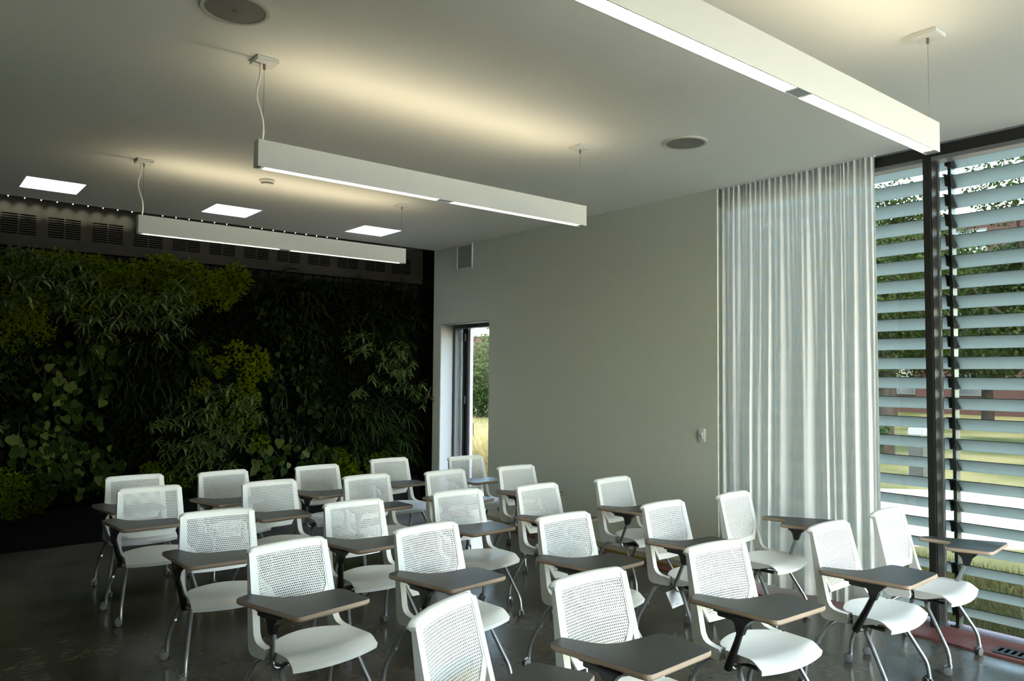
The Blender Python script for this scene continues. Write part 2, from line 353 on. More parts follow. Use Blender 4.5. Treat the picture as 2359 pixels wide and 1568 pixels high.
yy = [Y0W-.04] + [v for ym in YM for v in (ym+.0235, ym-.031)] + [YF]
for i in range(0, len(yy)-1, 2):
    b = MB(); b.box(XW+.112, XW+.120, yy[i+1], yy[i], .006, ZC-.1); obj('pane', b.mesh('pane', M['glass']), wn)
# outside louvres of frosted glass: one bank between supports
XS = 5.915
def slat_mesh(L):
    b = MB(); w = .083; t = .006; n = (.7071*t, .7071*t)
    p = [(-w/2, w/2), (w/2, -w/2)]
    poly = [(p[0][0], p[0][1]), (p[0][0]+n[0], p[0][1]+n[1]), (p[1][0]+n[0], p[1][1]+n[1]), (p[1][0], p[1][1])]
    vs = [(q[0], yv, q[1]) for yv in (-L/2, L/2) for q in poly]
    b.add(vs, [(0, 1, 2, 3), (4, 7, 6, 5), (1, 5, 6, 2), (3, 7, 4, 0)], 0); b.add(vs, [(0, 4, 5, 1), (2, 6, 7, 3)], 1)
    return b.mesh('louver_slat', [M['slat'], M['slatedge']])
def brk_mesh():
    b = MB(); poly = [(-.070, .047), (-.030, .047), (.034, -.024), (.026, -.030), (-.050, -.030)]
    b.prism(poly, 'Y', -.004, .004); b.box(-.078, -.022, -.012, .012, .045, .053)
    b.prism([(-.034, .053), (-.022, .053), (.044, -.030), (.033, -.030)], 'Y', -.012, .012)
    return b.mesh('slat_bracket', M['bracket'])
bm_ = brk_mesh()
for k, (ya, yb, lab) in enumerate(((2.232, 4.0, 'bank of frosted glass louvers outside, between white curtain and dark mullion'), (.32, 2.208, 'bank of frosted glass louvers outside, right of the dark mullion'), (-2.4, .296, 'bank of frosted glass louvers outside, beyond the right edge of the view'), (-5.0, -2.43, 'bank of frosted glass louvers outside, furthest behind the camera'))):
    t = thing('louver_bank', lab, 'louvers', (XS, (ya+yb)/2, 0), 0, 'glass louver banks outside the window'); sm = slat_mesh(yb-ya); hy = (yb-ya)/2
    for i in range(24):
        z = 3.318-.1457*i
        if z < -.05: break
        obj('louver_slat', sm, t, (0, 0, z)); obj('slat_bracket', bm_, t, (0, hy-.006, z)); obj('slat_bracket', bm_, t, (0, -hy+.006, z))
    for yq in ((-hy-.012,) if k < 3 else ()):
        b = MB(); b.box(-.03, .045, yq-.011, yq+.011, -.08, 3.4); obj('support_post', b.mesh('support_post', M['alum']), t)

# curtains
def curtain(y0, y1, x, z0, z1, seed, nf=30, flip=1):
    rnd = random.Random(seed); nu, nv = 420, 46
    wd_ = [rnd.uniform(.5, 1.5) for _ in range(nf)]; tot = sum(wd_); cum = [0]
    for w in wd_: cum.append(cum[-1]+w/tot)
    amp = [rnd.uniform(.6, 1.25) for _ in range(nf)]
    w2 = [rnd.choice((.5, .7, 1.0, 1.9)) for _ in range(int(nf*.42))]; t2 = sum(w2); cum2 = [0]
    for w in w2: cum2.append(cum2[-1]+w/t2)
    amp2 = [rnd.uniform(.35, 1.3) for _ in w2]
    def ph(u, cum):
        for i in range(len(cum)-1):
            if u <= cum[i+1]+1e-9: return i, (u-cum[i])/(cum[i+1]-cum[i])
        return len(cum)-2, 1.0
    def fn(u, v):
        z = z1+(z0-z1)*v; uu = min(1, max(0, u+.012*math.sin(9*u+2.2*v+seed)*v))
        i, t = ph(uu, cum); j, s = ph(uu, cum2)
        k = min(1, v*1.6)
        dx = (1-.75*k)*.012*amp[i]*math.sin(2*PI*t) + k*.027*amp2[j]*(math.sin(2*PI*s)+.22*math.sin(4*PI*s+1))
        spread = 1+.02*v
        return (x+flip*dx, (y0+y1)/2+(y1-y0)*(u-.5)*spread, z)
    b = MB(); b.grid(fn, nu, nv)
    hz = .13
    me = b.mesh('curtain_cloth', M['fabric'], 'all', fix=False)
    b2 = MB(); b2.grid(lambda u, v: (fn(u, 1-.042*(1-v))[0]-flip*.003, fn(u, 1-.042*(1-v))[1], z0-.002+.14*(1-v)), nu, 2)
    return me, b2.mesh('hem_band', M['fabric'], 'all', fix=False)
ct = thing('curtain', 'long white gathered curtain hanging between grey wall and louvered window', 'curtain', (5.645, 3.32, 0))
m1, m2 = curtain(-.675, .675, 0, .055, ZC-.004, 3)
obj('curtain_cloth', m1, ct); obj('hem_band', m2, ct)
b = MB(); b.box(-.012, .012, -.68, .68, ZC-.012, ZC-.001); obj('curtain_track', b.mesh('curtain_track', M['white']), ct)
ct = thing('curtain', 'white curtain along the left wall, seen only mirrored in the window glass', 'curtain', (XL+.08, 3.9, 0))
m1, m2 = curtain(-.8, .8, 0, .055, ZC-.004, 5, 30)
obj('curtain_cloth', m1, ct); obj('hem_band', m2, ct)

# ------------------------------------------------------------------ living wall
YV = 8.85
def grille_cells(x0, x1, z0, z1, n):
    b = MB(); t = .006; mid = (x0+x1)/2; h = (z1-z0)/(2*n)
    for i in range(n+1):
        za = z0+2*h*i-h*.5*(i > 0) ; zb = z0+2*h*i+h*.5*(i < n)
        b.box(x0, x1, 0, t, za, zb)
    for q in (mid-.006, ): b.box(q, q+.012, -.0015, t, z0, z1)
    return b
vt = thing('air_valance', 'dark metal ventilation valance with slotted vents above the plant wall', 'vent panel', (0, YV, 0))
b = MB(); t = .006; ZV0, ZV1 = 3.0, 3.52; xs0 = -.30; VENT = [.775+.3965*i for i in range(-2, 12)]
b.box(xs0, XR, 0, t, ZV0, 3.10); b.box(xs0, XR, 0, t, 3.312, ZV1); px = xs0
for x in VENT: b.box(px, x, 0, t, 3.10, 3.312); px = x+.292
b.box(px, XR, 0, t, 3.10, 3.312); b.box(xs0, XR, 0, .1, ZV0-.012, ZV0)
obj('valance_sheet', b.mesh('valance_sheet', M['valance']), vt)
gm = grille_cells(0, .292, 3.10, 3.312, 9).mesh('vent_grille', M['valance'])
for x in VENT: obj('vent_grille', gm, vt, (x, 0, 0))
b = MB(); b.box(xs0, XR, .05, .06, ZV0, ZV1); obj('slot_shade_sheet', b.mesh('slot_shade_sheet', M['backing_shade']), vt)  # black sheet stands in for the shade inside the vents

lw = thing('living_wall', 'tall wall of moss, ferns, ivy and trailing plants in a black steel surround', 'plant wall', (0, YV, 0))
b = MB(); b.box(-.3, XR, .05, .12, .30, 3.0); obj('backing_board', b.mesh('backing_board', M['backing_shade']), lw)
b = MB(); b.prism([(-.062, -.14), (.062, -.14), (.062, .12), (.05, .14), (-.05, .14), (-.062, .12)], 'Y', 0, .05); tm = b.mesh('planter_tray', M['tray'])
for i in range(42): obj('planter_tray', tm, lw, (-.22+.139*i, 0, 2.83))
b = MB(); b.box(-.3, XR-.002, -.02, .14, 0, .37); obj('planter_base', b.mesh('planter_base', M['black'], bevel=.004), lw)

rnd = random.Random(11)
def strip_leaf(b, p, d, L, w, droop, fold=.25, n=4, up=None):
    """narrow leaf: starts at p in direction d, bends down by droop"""
    p = Vector(p); d = Vector(d).normalized(); vs = []; fs = []
    side = d.cross(Vector((0, 0, 1)))
    if side.length < .05: side = Vector((1, 0, 0))
    side.normalize(); q = p.copy(); prof = [.35, .9, 1, .7, .05] if n == 4 else [.5, 1, .05]
    for i in range(n+1):
        nrm = side.cross(d); w_ = w*prof[i]
        vs += [q - side*w_*.5 + nrm*w_*fold, q, q + side*w_*.5 + nrm*w_*fold]
        q = q + d*(L/n); d = (d + Vector((0, 0, -droop/n))).normalized()
    for i in range(n):
        o = i*3; fs += [(o, o+1, o+4, o+3), (o+1, o+2, o+5, o+4)]
    b.add(vs, fs)
def heart(b, p, nrm, tipdir, s):
    p = Vector(p); n = Vector(nrm).normalized(); t = Vector(tipdir); t = (t - n*t.dot(n)).normalized(); sd = n.cross(t)
    L = [(0, 0), (.32, -.10), (.52, .12), (.50, .40), (.30, .72), (0, 1.05)]
    vs = [p + t*s*v + n*(-.10*s*(v*v)) for u, v in ((0, 0), (0, .35), (0, .7), (0, 1.05))]
    for sg in (1, -1):
        vs += [p + sd*sg*s*u + t*s*v + n*s*(.12*abs(u) - .10*v*v) for u, v in L[1:5]]
    b.add(vs, [(0, 4, 5, 1), (1, 5, 6, 2), (2, 6, 7, 3), (0, 1, 9, 8), (1, 2, 10, 9), (2, 3, 11, 10)])
def rdir(out=.6, spread=1.0):
    return Vector((rnd.uniform(-1, 1)*spread, -out*rnd.uniform(.5, 1.2), rnd.uniform(-.9, .9)*spread))
def moss_proto():
    b = MB()
    for _ in range(95):
        a = rnd.uniform(0, 2*PI); r = .13*math.sqrt(rnd.random()); c = Vector((r*math.cos(a), -.03-.10*rnd.random()*(1-(r/.16)**2), r*math.sin(a)))
        for k in range(5):
            strip_leaf(b, c, rdir(.8), rnd.uniform(.02, .05), rnd.uniform(.008, .015), rnd.uniform(-.4, .5), .2, 2)
    return b.mesh('moss_tuft', M['moss'], 'all', fix=False)
def whorl_proto():
    b = MB()
    for _ in range(9):
        tip = Vector((rnd.uniform(-.2, .2), rnd.uniform(-.30, -.12), rnd.uniform(-.18, .2))); base = Vector((tip.x*.3, 0, tip.z*.3-.03))
        b.tube([base, (base+tip)/2+Vector((0, 0, .03)), tip], .003, 4, 1, caps=False)
        n = rnd.randint(6, 9); a0 = rnd.uniform(0, PI); s = rnd.uniform(.6, 1.15)
        for k in range(n):
            a = a0+2*PI*k/n; dr = Vector((math.cos(a), -.45+.25*math.sin(a*2), .55*math.sin(a)+.25))
            strip_leaf(b, tip, dr, s*rnd.uniform(.09, .14), s*rnd.uniform(.020, .028), rnd.uniform(.9, 1.9))
    return b.mesh('whorl_plant', [M['whorl'], M['stem']], 'all', fix=False)
def ribbon_proto():
    b = MB()
    for _ in range(34):
        base = Vector((rnd.uniform(-.06, .06), -.02, rnd.uniform(-.05, .05)))
        dr = Vector((rnd.uniform(-1, 1), rnd.uniform(-.9, -.3), rnd.uniform(-.3, .9)))
        strip_leaf(b, base, dr, rnd.uniform(.20, .40), rnd.uniform(.012, .022), rnd.uniform(.8, 2.6), .3)
    return b.mesh('ribbon_plant', M['ribbon'], 'all', fix=False)
def fern_proto():
    b = MB()
    for _ in range(9):
        d = Vector((rnd.uniform(-1, 1), rnd.uniform(-.9, -.4), rnd.uniform(-.2, .9))).normalized(); q = Vector((0, -.01, 0)); L = rnd.uniform(.18, .30); n = 11
        dr = rnd.uniform(1.2, 2.2)
        for i in range(n):
            sdv = d.cross(Vector((0, 0, 1))); sdv = sdv.normalized() if sdv.length > .05 else Vector((1, 0, 0))
            w = .075*math.sin(PI*min(1, (i+1.5)/n))**.8*(1-.25*i/n)
            for sg in (1, -1): strip_leaf(b, q, sdv*sg*.9+d*.5, w, .013, .5, .1, 2)
            q = q+d*L/n; d = (d+Vector((0, 0, -dr/n))).normalized()
    return b.mesh('fern_plant', M['fern'], 'all', fix=False)
def hleaf(s, m):
    b = MB(); heart(b, (0, 0, 0), (0, -1, .25), (0, -.2, -1), s); return b.mesh('leaf', m, 'all', fix=False)
def vine_proto():
    b = MB(); p = Vector((0, -.02, .12))
    for br in range(4):
        q = Vector((rnd.uniform(-.1, .1), -.02, .12)); pts = [q]
        for k in range(4): q = q+Vector((rnd.uniform(-.05, .05), -.02+.02*k*0, -.07)); pts.append(q)
        b.tube(pts, .0025, 4, caps=False)
    return b.mesh('vine_stem', M['stem'], 'all', fix=False)
mossP = [moss_proto() for _ in range(4)]; whP = [whorl_proto() for _ in range(4)]; rbP = [ribbon_proto() for _ in range(4)]; fnP = [fern_proto() for _ in range(4)]
leafL = [hleaf(s, M['ivy']) for s in (.075, .09, .105)]; leafD = [hleaf(s, M['ivyd']) for s in (.06, .075)]; vines = [vine_proto() for _ in range(3)]
# filler undergrowth over the whole wall
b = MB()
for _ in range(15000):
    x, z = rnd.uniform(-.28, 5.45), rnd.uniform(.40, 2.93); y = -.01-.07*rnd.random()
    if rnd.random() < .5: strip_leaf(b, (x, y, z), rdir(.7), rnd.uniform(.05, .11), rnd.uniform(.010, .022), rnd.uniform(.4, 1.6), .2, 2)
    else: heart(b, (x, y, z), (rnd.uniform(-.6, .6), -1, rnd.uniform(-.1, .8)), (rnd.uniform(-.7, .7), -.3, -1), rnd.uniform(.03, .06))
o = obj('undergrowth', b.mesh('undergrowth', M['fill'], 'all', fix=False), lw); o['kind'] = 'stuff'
FX, FY = FPX, 1
def wpt(px, py):          # a photograph pixel to a place (x, z) on the planted face
    d = Vector((px-W_/2, -(py-H_/2), -FPX)); d = cam.matrix_world.to_3x3() @ d; t = (YV-.06)/d.y
    return d.x*t, 1.75+d.z*t
def place(me, name, x, z, y=0, s=1.0, rot=.35):
    o = obj(name, me, lw, (x, y, z)); o.rotation_euler = (rnd.uniform(-.15, .15), rnd.uniform(-rot, rot), rnd.uniform(-.2, .2)); o.scale = (s, s, s); return o
def inquad(q):
    a, b_ = rnd.random(), rnd.random(); (x0, y0), (x1, y1), (x2, y2), (x3, y3) = q
    px = (x0*(1-a)+x1*a)*(1-b_)+(x3*(1-a)+x2*a)*b_; py = (y0*(1-a)+y1*a)*(1-b_)+(y3*(1-a)+y2*a)*b_
    return wpt(px, py)
def scatter(q, n, fn):
    got = []
    for i in range(n):
        best = None
        for _ in range(7):
            c = inquad(q); dd = min([(c[0]-g[0])**2+(c[1]-g[1])**2 for g in got], default=9)
            if best is None or dd > best[0]: best = (dd, c)
        got.append(best[1]); fn(*best[1])
fm = lambda x, z: place(rnd.choice(mossP), 'moss_tuft', x, z, -.05, rnd.uniform(.8, 1.2), 3)
fw = lambda x, z: place(rnd.choice(whP), 'whorl_plant', x, z, -.02, rnd.uniform(.8, 1.15))
fr = lambda x, z: place(rnd.choice(rbP), 'ribbon_plant', x, z, -.02, rnd.uniform(.8, 1.2))
ff = lambda x, z: place(rnd.choice(fnP), 'fern_plant', x, z, -.03, rnd.uniform(.8, 1.2))
def fiv(leaves, n, sp):
    def f(x, z):
        v = place(rnd.choice(vines), 'ivy_plant', x, z, -.02, 1.0, .3)
        for k in range(n):
            l = obj('leaf', rnd.choice(leaves), v, (rnd.uniform(-sp, sp), rnd.uniform(-.16, -.06), rnd.uniform(-sp, sp)))
            l.rotation_euler = (rnd.uniform(-.5, .45), rnd.uniform(-.9, .9), rnd.uniform(-.7, .7)); l.scale = [rnd.uniform(.75, 1.15)]*3
    return f
fi, fd = fiv(leafL, 13, .17), fiv(leafD, 15, .16)
scatter(((0, 590), (560, 626), (560, 690), (0, 730)), 78, fm)
scatter(((0, 1100), (85, 1100), (85, 1165), (0, 1170)), 8, fm)
scatter(((430, 790), (600, 800), (600, 1040), (480, 980)), 14, fm)
scatter(((770, 1050), (930, 1060), (930, 1110), (770, 1110)), 10, fm)
scatter(((0, 700), (120, 720), (110, 790), (0, 800)), 7, fm)
scatter(((205, 1120), (420, 1050), (430, 1120), (230, 1140)), 7, fm)
scatter(((60, 610), (165, 620), (150, 690), (40, 670)), 4, fw)
scatter(((150, 680), (430, 690), (420, 790), (160, 770)), 12, fw)
scatter(((380, 930), (560, 930), (580, 1070), (390, 1070)), 14, fw)
scatter(((790, 790), (960, 830), (960, 940), (800, 930)), 8, fw)
scatter(((-60, 660), (0, 660), (0, 1000), (-60, 1000)), 5, fw)
scatter(((150, 800), (260, 790), (200, 1000), (100, 1000)), 9, fi)
scatter(((50, 1010), (260, 1030), (255, 1110), (60, 1110)), 11, fi)
scatter(((590, 1020), (760, 1040), (760, 1110), (560, 1100)), 9, fi)
scatter(((0, 780), (130, 800), (80, 1000), (0, 1000)), 7, fd)
scatter(((590, 690), (720, 700), (740, 1010), (610, 1000)), 15, fd)
scatter(((870, 720), (970, 730), (960, 900), (880, 880)), 5, fd)
scatter(((570, 640), (940, 690), (900, 840), (720, 800)), 24, fr)
scatter(((760, 900), (960, 930), (950, 1050), (780, 1040)), 13, fr)
scatter(((180, 770), (440, 780), (430, 930), (250, 930)), 16, fr)
scatter(((600, 615), (980, 665), (975, 720), (620, 650)), 12, ff)
scatter(((700, 850), (860, 880), (900, 1040), (720, 1040)), 11, ff)
scatter(((260, 960), (400, 960), (560, 880), (460, 780)), 12, ff)
scatter(((880, 700), (975, 700), (965, 1060), (930, 1080)), 12, ff)
scatter(((110, 1110), (800, 1100), (800, 1140), (110, 1160)), 16, ff)

# LED light bars hidden behind the ceiling edge
lm = MB(); lm.lathe([(.003, 0), (.0042, -.003), (.003, -.006)], n=10); ledm = lm.mesh('led', M['led'], True)
for k, (xa, n, lab) in enumerate(((.80, 9, 'row of small white lights at ceiling edge, left end'), (2.18, 6, 'row of small bright lights at ceiling edge above middle skylight'), (3.12, 9, 'row of small bright lights at ceiling edge near the right skylight'))):
    lb = thing('light_bar', lab, 'light bar', (xa, YB+.012, ZC), 0, 'light bars along the ceiling edge')
    b = MB(); b.box(-.04, .135*n, -.008, .02, -.002, .02); obj('bar', b.mesh('bar', M['black']), lb)
    for i in range(n): obj('led', ledm, lb, (.135*i, .004, -.001))
    if k == 0:
        for i in range(n):
            sp = bpy.data.lights.new('led_spot', 'SPOT'); sp.energy = 1.3; sp.spot_size = math.radians(42); sp.spot_blend = .9; sp.shadow_soft_size = .004; sp.color = (.95, 1, .75)
            lo = bpy.data.objects.new('led_spot', sp); C.objects.link(lo); lo.parent = lb; lo.location = (.135*i, .03, -.012); lo.rotation_euler = Vector((0, .26, -.07)).to_track_quat('-Z', 'Y').to_euler()
    ld = bpy.data.lights.new('led_light', 'AREA'); ld.shape = 'RECTANGLE'; ld.size = .135*n+.2; ld.size_y = .03; ld.energy = LED_E*(.7 if k else 1); ld.color = (1, .98, .80)
    lo = bpy.data.objects.new('led_light', ld); C.objects.link(lo); lo.parent = lb; lo.location = (.067*n, .05, .04); lo.rotation_euler = (math.radians(12), 0, 0)

# ------------------------------------------------------------------ luminaires
def luminaire(y, lab, grp):
    x0, x1, z0, z1, w = 1.452, 3.872, 2.838, 2.982, .066
    L = thing('pendant_luminaire', lab, 'pendant light', ((x0+x1)/2, y, z0), 0, grp); hl = (x1-x0)/2; h = z1-z0; t = .004; hw = w/2
    b = MB(); b.box(-hl, hl, -hw, -hw+t, 0, h); b.box(-hl, hl, hw-t, hw, 0, h); b.box(-hl, -hl+t, -hw+t, hw-t, 0, h); b.box(hl-t, hl, -hw+t, hw-t, 0, h)
    b.box(-hl+t, hl-t, -hw+t, hw-t, h-.03, h-.026)
    obj('housing', b.mesh('housing', M['lampw']), L)
    for a, c in ((-hl+.045, -.045), (.045, hl-.045)):
        b = MB(); b.box(a, c, -hw+t+.001, hw-t-.001, .034, .038); obj('diffuser', b.mesh('diffuser', M['diff']), L)
    for a, c in ((-.045, .045), (-hl+t, -hl+.03), (hl-.03, hl-t)):
        b = MB(); b.box(a, c, -hw+t, hw-t, .004, .02); obj('blank_plate', b.mesh('blank_plate', M['endcell']), L)
    b = MB(); b.box(-.0006, .0006, -hw+t+.001, hw-t-.001, -.013, .013)
    bl = b.mesh('louver_blade', M['blade']); n = 34
    for a, c in ((-hl+.045, -.055), (.055, hl-.045)):
        for i in range(n): obj('louver_blade', bl, L, (a+(c-a)*i/(n-1), 0, .017))
    # uplight
    ld = bpy.data.lights.new('uplight', 'AREA'); ld.shape = 'RECTANGLE'; ld.size = 2*hl-.1; ld.size_y = w-.016; ld.energy = LAMP_UP; ld.color = (1, .84, .60)
    lo = bpy.data.objects.new('uplight', ld); C.objects.link(lo); lo.parent = L; lo.location = (0, 0, h+.002); lo.rotation_euler = (PI, 0, 0)
    zc = ZC-z0
    for sx, cord in ((-1.175, True), (1.175, False)):
        b = MB(); b.box(sx-.06, sx+.06, -.06, .06, zc-.021, zc); cp = obj('canopy', b.mesh('canopy', M['lampw'], bevel=.003), L)
        b = MB(); b.tube([(sx, 0, zc-.05), (sx, 0, zc-.021)], .007, 10); obj('cable_grip', b.mesh('cable_grip', M['brass'], True), cp)
        b = MB(); b.tube([(sx, 0, h-.03), (sx, 0, zc-.045)], .0012, 6); obj('suspension_cable', b.mesh('suspension_cable', M['wire']), L)
        if cord:
            b = MB(); b.tube(fillet([(sx-.02, 0, zc-.02), (sx-.022, 0, zc-.10), (sx-.045, 0, zc-.2), (sx-.005, -.005, h+.12), (sx, -.008, h+.05), (sx-.01, -.008, h-.03)], .08), .006, 8)
            obj('power_cord', b.mesh('power_cord', M['cord'], True), L)
    return L
G = 'linear pendant luminaires'
luminaire(1.532, 'long white linear pendant light nearest the camera, running to the window', G)
luminaire(3.934, 'long white linear pendant light in mid room, middle of the three', G)
luminaire(6.438, 'long white linear pendant light nearest the plant wall, with cord at left', G)

# ------------------------------------------------------------------ ceiling and wall fittings
def cspk(x, y, lab):
    t = thing('ceiling_speaker', lab, 'speaker', (x, y, ZC), 0, 'round ceiling speakers')
    b = MB(); b.lathe([(.158, 0), (.158, -.004), (.150, -.012), (.134, -.012), (.134, -.002)], n=56); obj('rim', b.mesh('rim', M['spkrim'], True), t)
    b = MB(); b.lathe([(.134, -.004), (.134, -.009), (.05, -.011), (.004, -.012)], n=56); obj('grille', b.mesh('grille', M['spkgrille'], True), t)
    b = MB(); b.box(-.008, .008, -.004, .004, -.016, -.011); obj('badge', b.mesh('badge', M['brass']), t)
cspk(4.33, 3.372, 'round flush ceiling speaker right of the middle pendant light'); cspk(1.163, 3.45, 'round flush ceiling speaker at the top left edge of the view')
t = thing('smoke_detector', 'small white smoke detector on ceiling between two pendant lights', 'smoke detector', (2.46, 6.385, ZC))
b = MB(); b.lathe([(.066, 0), (.066, -.014), (.058, -.024), (.05, -.026)], n=32); obj('base', b.mesh('base', M['lampw'], True), t)
b = MB(); b.lathe([(.049, -.026), (.049, -.038)], n=32); obj('vent_band', b.mesh('vent_band', M['brass'], True), t)
b = MB(); b.lathe([(.052, -.038), (.05, -.044), (.035, -.052), (.01, -.054)], n=32); obj('cap', b.mesh('cap', M['lampw'], True), t)
t = thing('wall_speaker', 'rectangular wall speaker with grey grille high on wall near the corner', 'speaker', (XR, 7.85, 3.255))
b = MB(); b.box(-.014, 0, -.17, .17, -.163, -.143); b.box(-.014, 0, -.17, .17, .143, .163); b.box(-.014, 0, -.17, -.15, -.143, .143); b.box(-.014, 0, .15, .17, -.143, .143)
obj('bezel', b.mesh('bezel', M['white'], bevel=.004), t)
b = MB(); b.box(-.009, -.001, -.15, .15, -.143, .143); obj('grille', b.mesh('grille', M['wspk']), t)
t = thing('light_switch', 'white light switch on grey wall beside the curtain', 'light switch', (XR, 4.198, 1.23))
b = MB(); b.box(-.007, 0, -.037, .037, -.06, .06); obj('plate', b.mesh('plate', M['white'], bevel=.003), t)
b = MB(); b.box(-.010, -.007, -.017, .017, -.034, .034); obj('switch_frame', b.mesh('switch_frame', M['lampw'], bevel=.001), t)
b = MB(); b.prism([(-.010, -.02), (-.018, .015), (-.010, .02)], 'Y', -.008, .008); obj('toggle', b.mesh('toggle', M['lampw']), t)
for z in (-.047, .047):
    b = MB(); b.lathe([(.003, -.0065), (.003, -.008)], (0, 0, z), 10, 'X'); obj('screw', b.mesh('screw', M['hinge']), t)
t = thing('floor_grille', 'dark slotted floor register set into the terracotta strip by the window', 'floor vent', (5.575, 1.45, .012))
b = MB(); n = 22; y0, y1 = -.42, .42
b.box(-.075, -.045, y0, y1, 0, .006); b.box(.045, .075, y0, y1, 0, .006)
for i in range(n+1):
    q = y0+(y1-y0)*i/n; b.box(-.045, .045, max(y0, q-.008), min(y1, q+.008), 0, .006)
obj('grille_plate', b.mesh('grille_plate', M['floorgrille']), t)
b = MB(); b.box(-.05, .05, y0+.01, y1-.01, -.0, .001); obj('grille_shade_sheet', b.mesh('grille_shade_sheet', M['backing_shade']), t)  # thin black sheet paints in the shade below the slots

# ------------------------------------------------------------------ chairs
def xo(z): return .246-.0467*(z-.4)                      # outer half width of the back
def yf(z): return .172+.252*(z-.4)                       # front line of the uprights
def yr(z): return .239+.150*(z-.4)                       # rear line of the uprights
def S(x, z): return yf(z)+.003+.026*(1-min(1, (x/.205)**2))    # back surface
def smooth(a, c, t): t = min(1, max(0, (t-a)/(c-a))); return t*t*(3-2*t)
def seat_mesh():
    b = MB(); nu, nv = 24, 26
    def P(u, v):
        y = -.185+.365*v; s = 2*u-1
        hw = .236-.004*v
        k = smooth(.70, .74, v); hw = hw*(1-k)+.208*k
        if v > .80: hw *= math.sqrt(max(.0, 1-((v-.80)/.23)**2*.55))
        yb = y - .035*smooth(.5, 1, v)*s*s + .030*(1-smooth(0, .3, v))*s*s
        z = .447-.014*(1-s*s)*math.sin(PI*min(1, v*1.05+.05))+.004*s*s
        if v < .30: z -= .036*((.30-v)/.30)**2
        if v > .75: z += .010*((v-.75)/.25)**2*(1-s*s)
        return s*hw, yb, z
    def thick(u, v):
        e = abs(2*u-1)**7
        return .010+.040*e*smooth(.10, .62, v)*(1-smooth(.70, .75, v))+.012*(1-smooth(0, .12, v))
    def bot(u, v): p = P(u, v); return (p[0]*.985, p[1]+.004*(v < .02), p[2]-thick(u, v))
    w = nu+1; N = w*(nv+1)
    vs = [P(i/nu, j/nv) for j in range(nv+1) for i in range(nu+1)]+[bot(i/nu, j/nv) for j in range(nv+1) for i in range(nu+1)]; fs = []
    for j in range(nv):
        for i in range(nu):
            a = j*w+i; fs.append((a, a+1, a+w+1, a+w)); fs.append((N+a, N+a+w, N+a+w+1, N+a+1))
    loop = [i for i in range(w)]+[j*w+nu for j in range(1, nv+1)]+[nv*w+i for i in range(nu-1, -1, -1)]+[j*w for j in range(nv-1, 0, -1)]
    for k in range(len(loop)):
        a, c = loop[k], loop[(k+1) % len(loop)]; fs.append((a, N+a, N+c, c))
    b.add(vs, fs); return b.mesh('seat', M['plastic'], True)
def backframe_mesh():
    b = MB()
    zs = [.49+.37*i/8 for i in range(9)]
    for sg in (-1, 1):
        poly = [(.082, .396), (.076, .420), (.082, .446), (.130, .449), (.160, .455), (.180, .467)]+[(yf(z), z) for z in zs]
        poly += [(yr(z), z) for z in reversed(zs)]+[(.241, .43), (.234, .410), (.219, .396), (.195, .390)]
        n = len(poly); rings = []
        for fr in (0, .12, .88, 1): rings.append([(sg*(xo(p[1])-.036*(1-fr)), p[0]+(.002 if 0 < fr < 1 else 0)*0, p[1]) for p in poly])
        vs = [q for r in rings for q in r]; fs = [tuple(range(n)), tuple(3*n+k for k in range(n-1, -1, -1))]
        for r in range(3):
            for k in range(n): fs.append((r*n+k, (r+1)*n+k, (r+1)*n+(k+1) % n, r*n+(k+1) % n))
        b.add(vs, fs)
    # top rail with its backward curl
    prof = [(.838, 0), (.852, 0), (.863, .001), (.870, .005), (.875, .011), (.878, .019), (.879, .028), (.878, .035)]
    XT = .2255
    def pt(u, k, back):
        x = (2*u-1)*XT; z, dy = prof[k]; ax = abs(x); c0 = XT-.040
        if ax > c0 and k > 0:
            t_ = (ax-c0)/.040; z = z-.030*(1-math.sqrt(max(0, 1-min(1, t_)**2*.97)))*min(1, k/4)*(1 if dy < .02 else .75)
        y = S(x, min(z, .862))+dy-(.0025 if not back else -.0)
        if back: y += .012 if k < 3 else .004; z = z-(.007 if k >= 3 else 0)
        return (x, y, z)
    nu = 48; nk = len(prof)
    for back in (False, True):
        vs = [pt(i/nu, k, back) for k in range(nk) for i in range(nu+1)]
        b.add(vs, [(k*(nu+1)+i, k*(nu+1)+i+1, (k+1)*(nu+1)+i+1, (k+1)*(nu+1)+i) for k in range(nk-1) for i in range(nu)])
    for k in (0, nk-1):
        vs = [pt(i/nu, k, bk) for bk in (False, True) for i in range(nu+1)]; b.add(vs, [(i, i+1, nu+1+i+1, nu+1+i) for i in range(nu)])
    for i in (0, nu):
        vs = [pt(i/nu, k, bk) for bk in (False, True) for k in range(nk)]; b.add(vs, [(k, k+1, nk+k+1, nk+k) for k in range(nk-1)])
    # hexagonal panel border
    I = [(-.186, .840), (-.188, .735), (-.190, .640), (-.168, .596), (-.142, .556), (-.071, .551), (0, .550), (.071, .551), (.142, .556), (.168, .596), (.190, .640), (.188, .735), (.186, .840)]
    O = [(-.222, .838), (-.226, .735), (-.212, .622), (-.186, .572), (-.158, .524), (-.079, .518), (0, .516), (.079, .518), (.158, .524), (.186, .572), (.212, .622), (.226, .735), (.222, .838)]
    n = len(I); vs = []
    for q in (I, O):
        for dy in (-.003, .012): vs += [(x, S(x, z)+dy, z) for x, z in q]
    fs = []
    for k in range(n-1):
        for a, c in ((0, 2), (2, 3), (3, 1), (1, 0)): fs.append((a*n+k, a*n+k+1, c*n+k+1, c*n+k))
    b.add(vs, fs)
    return b.mesh('back_frame', M['plastic'], True)
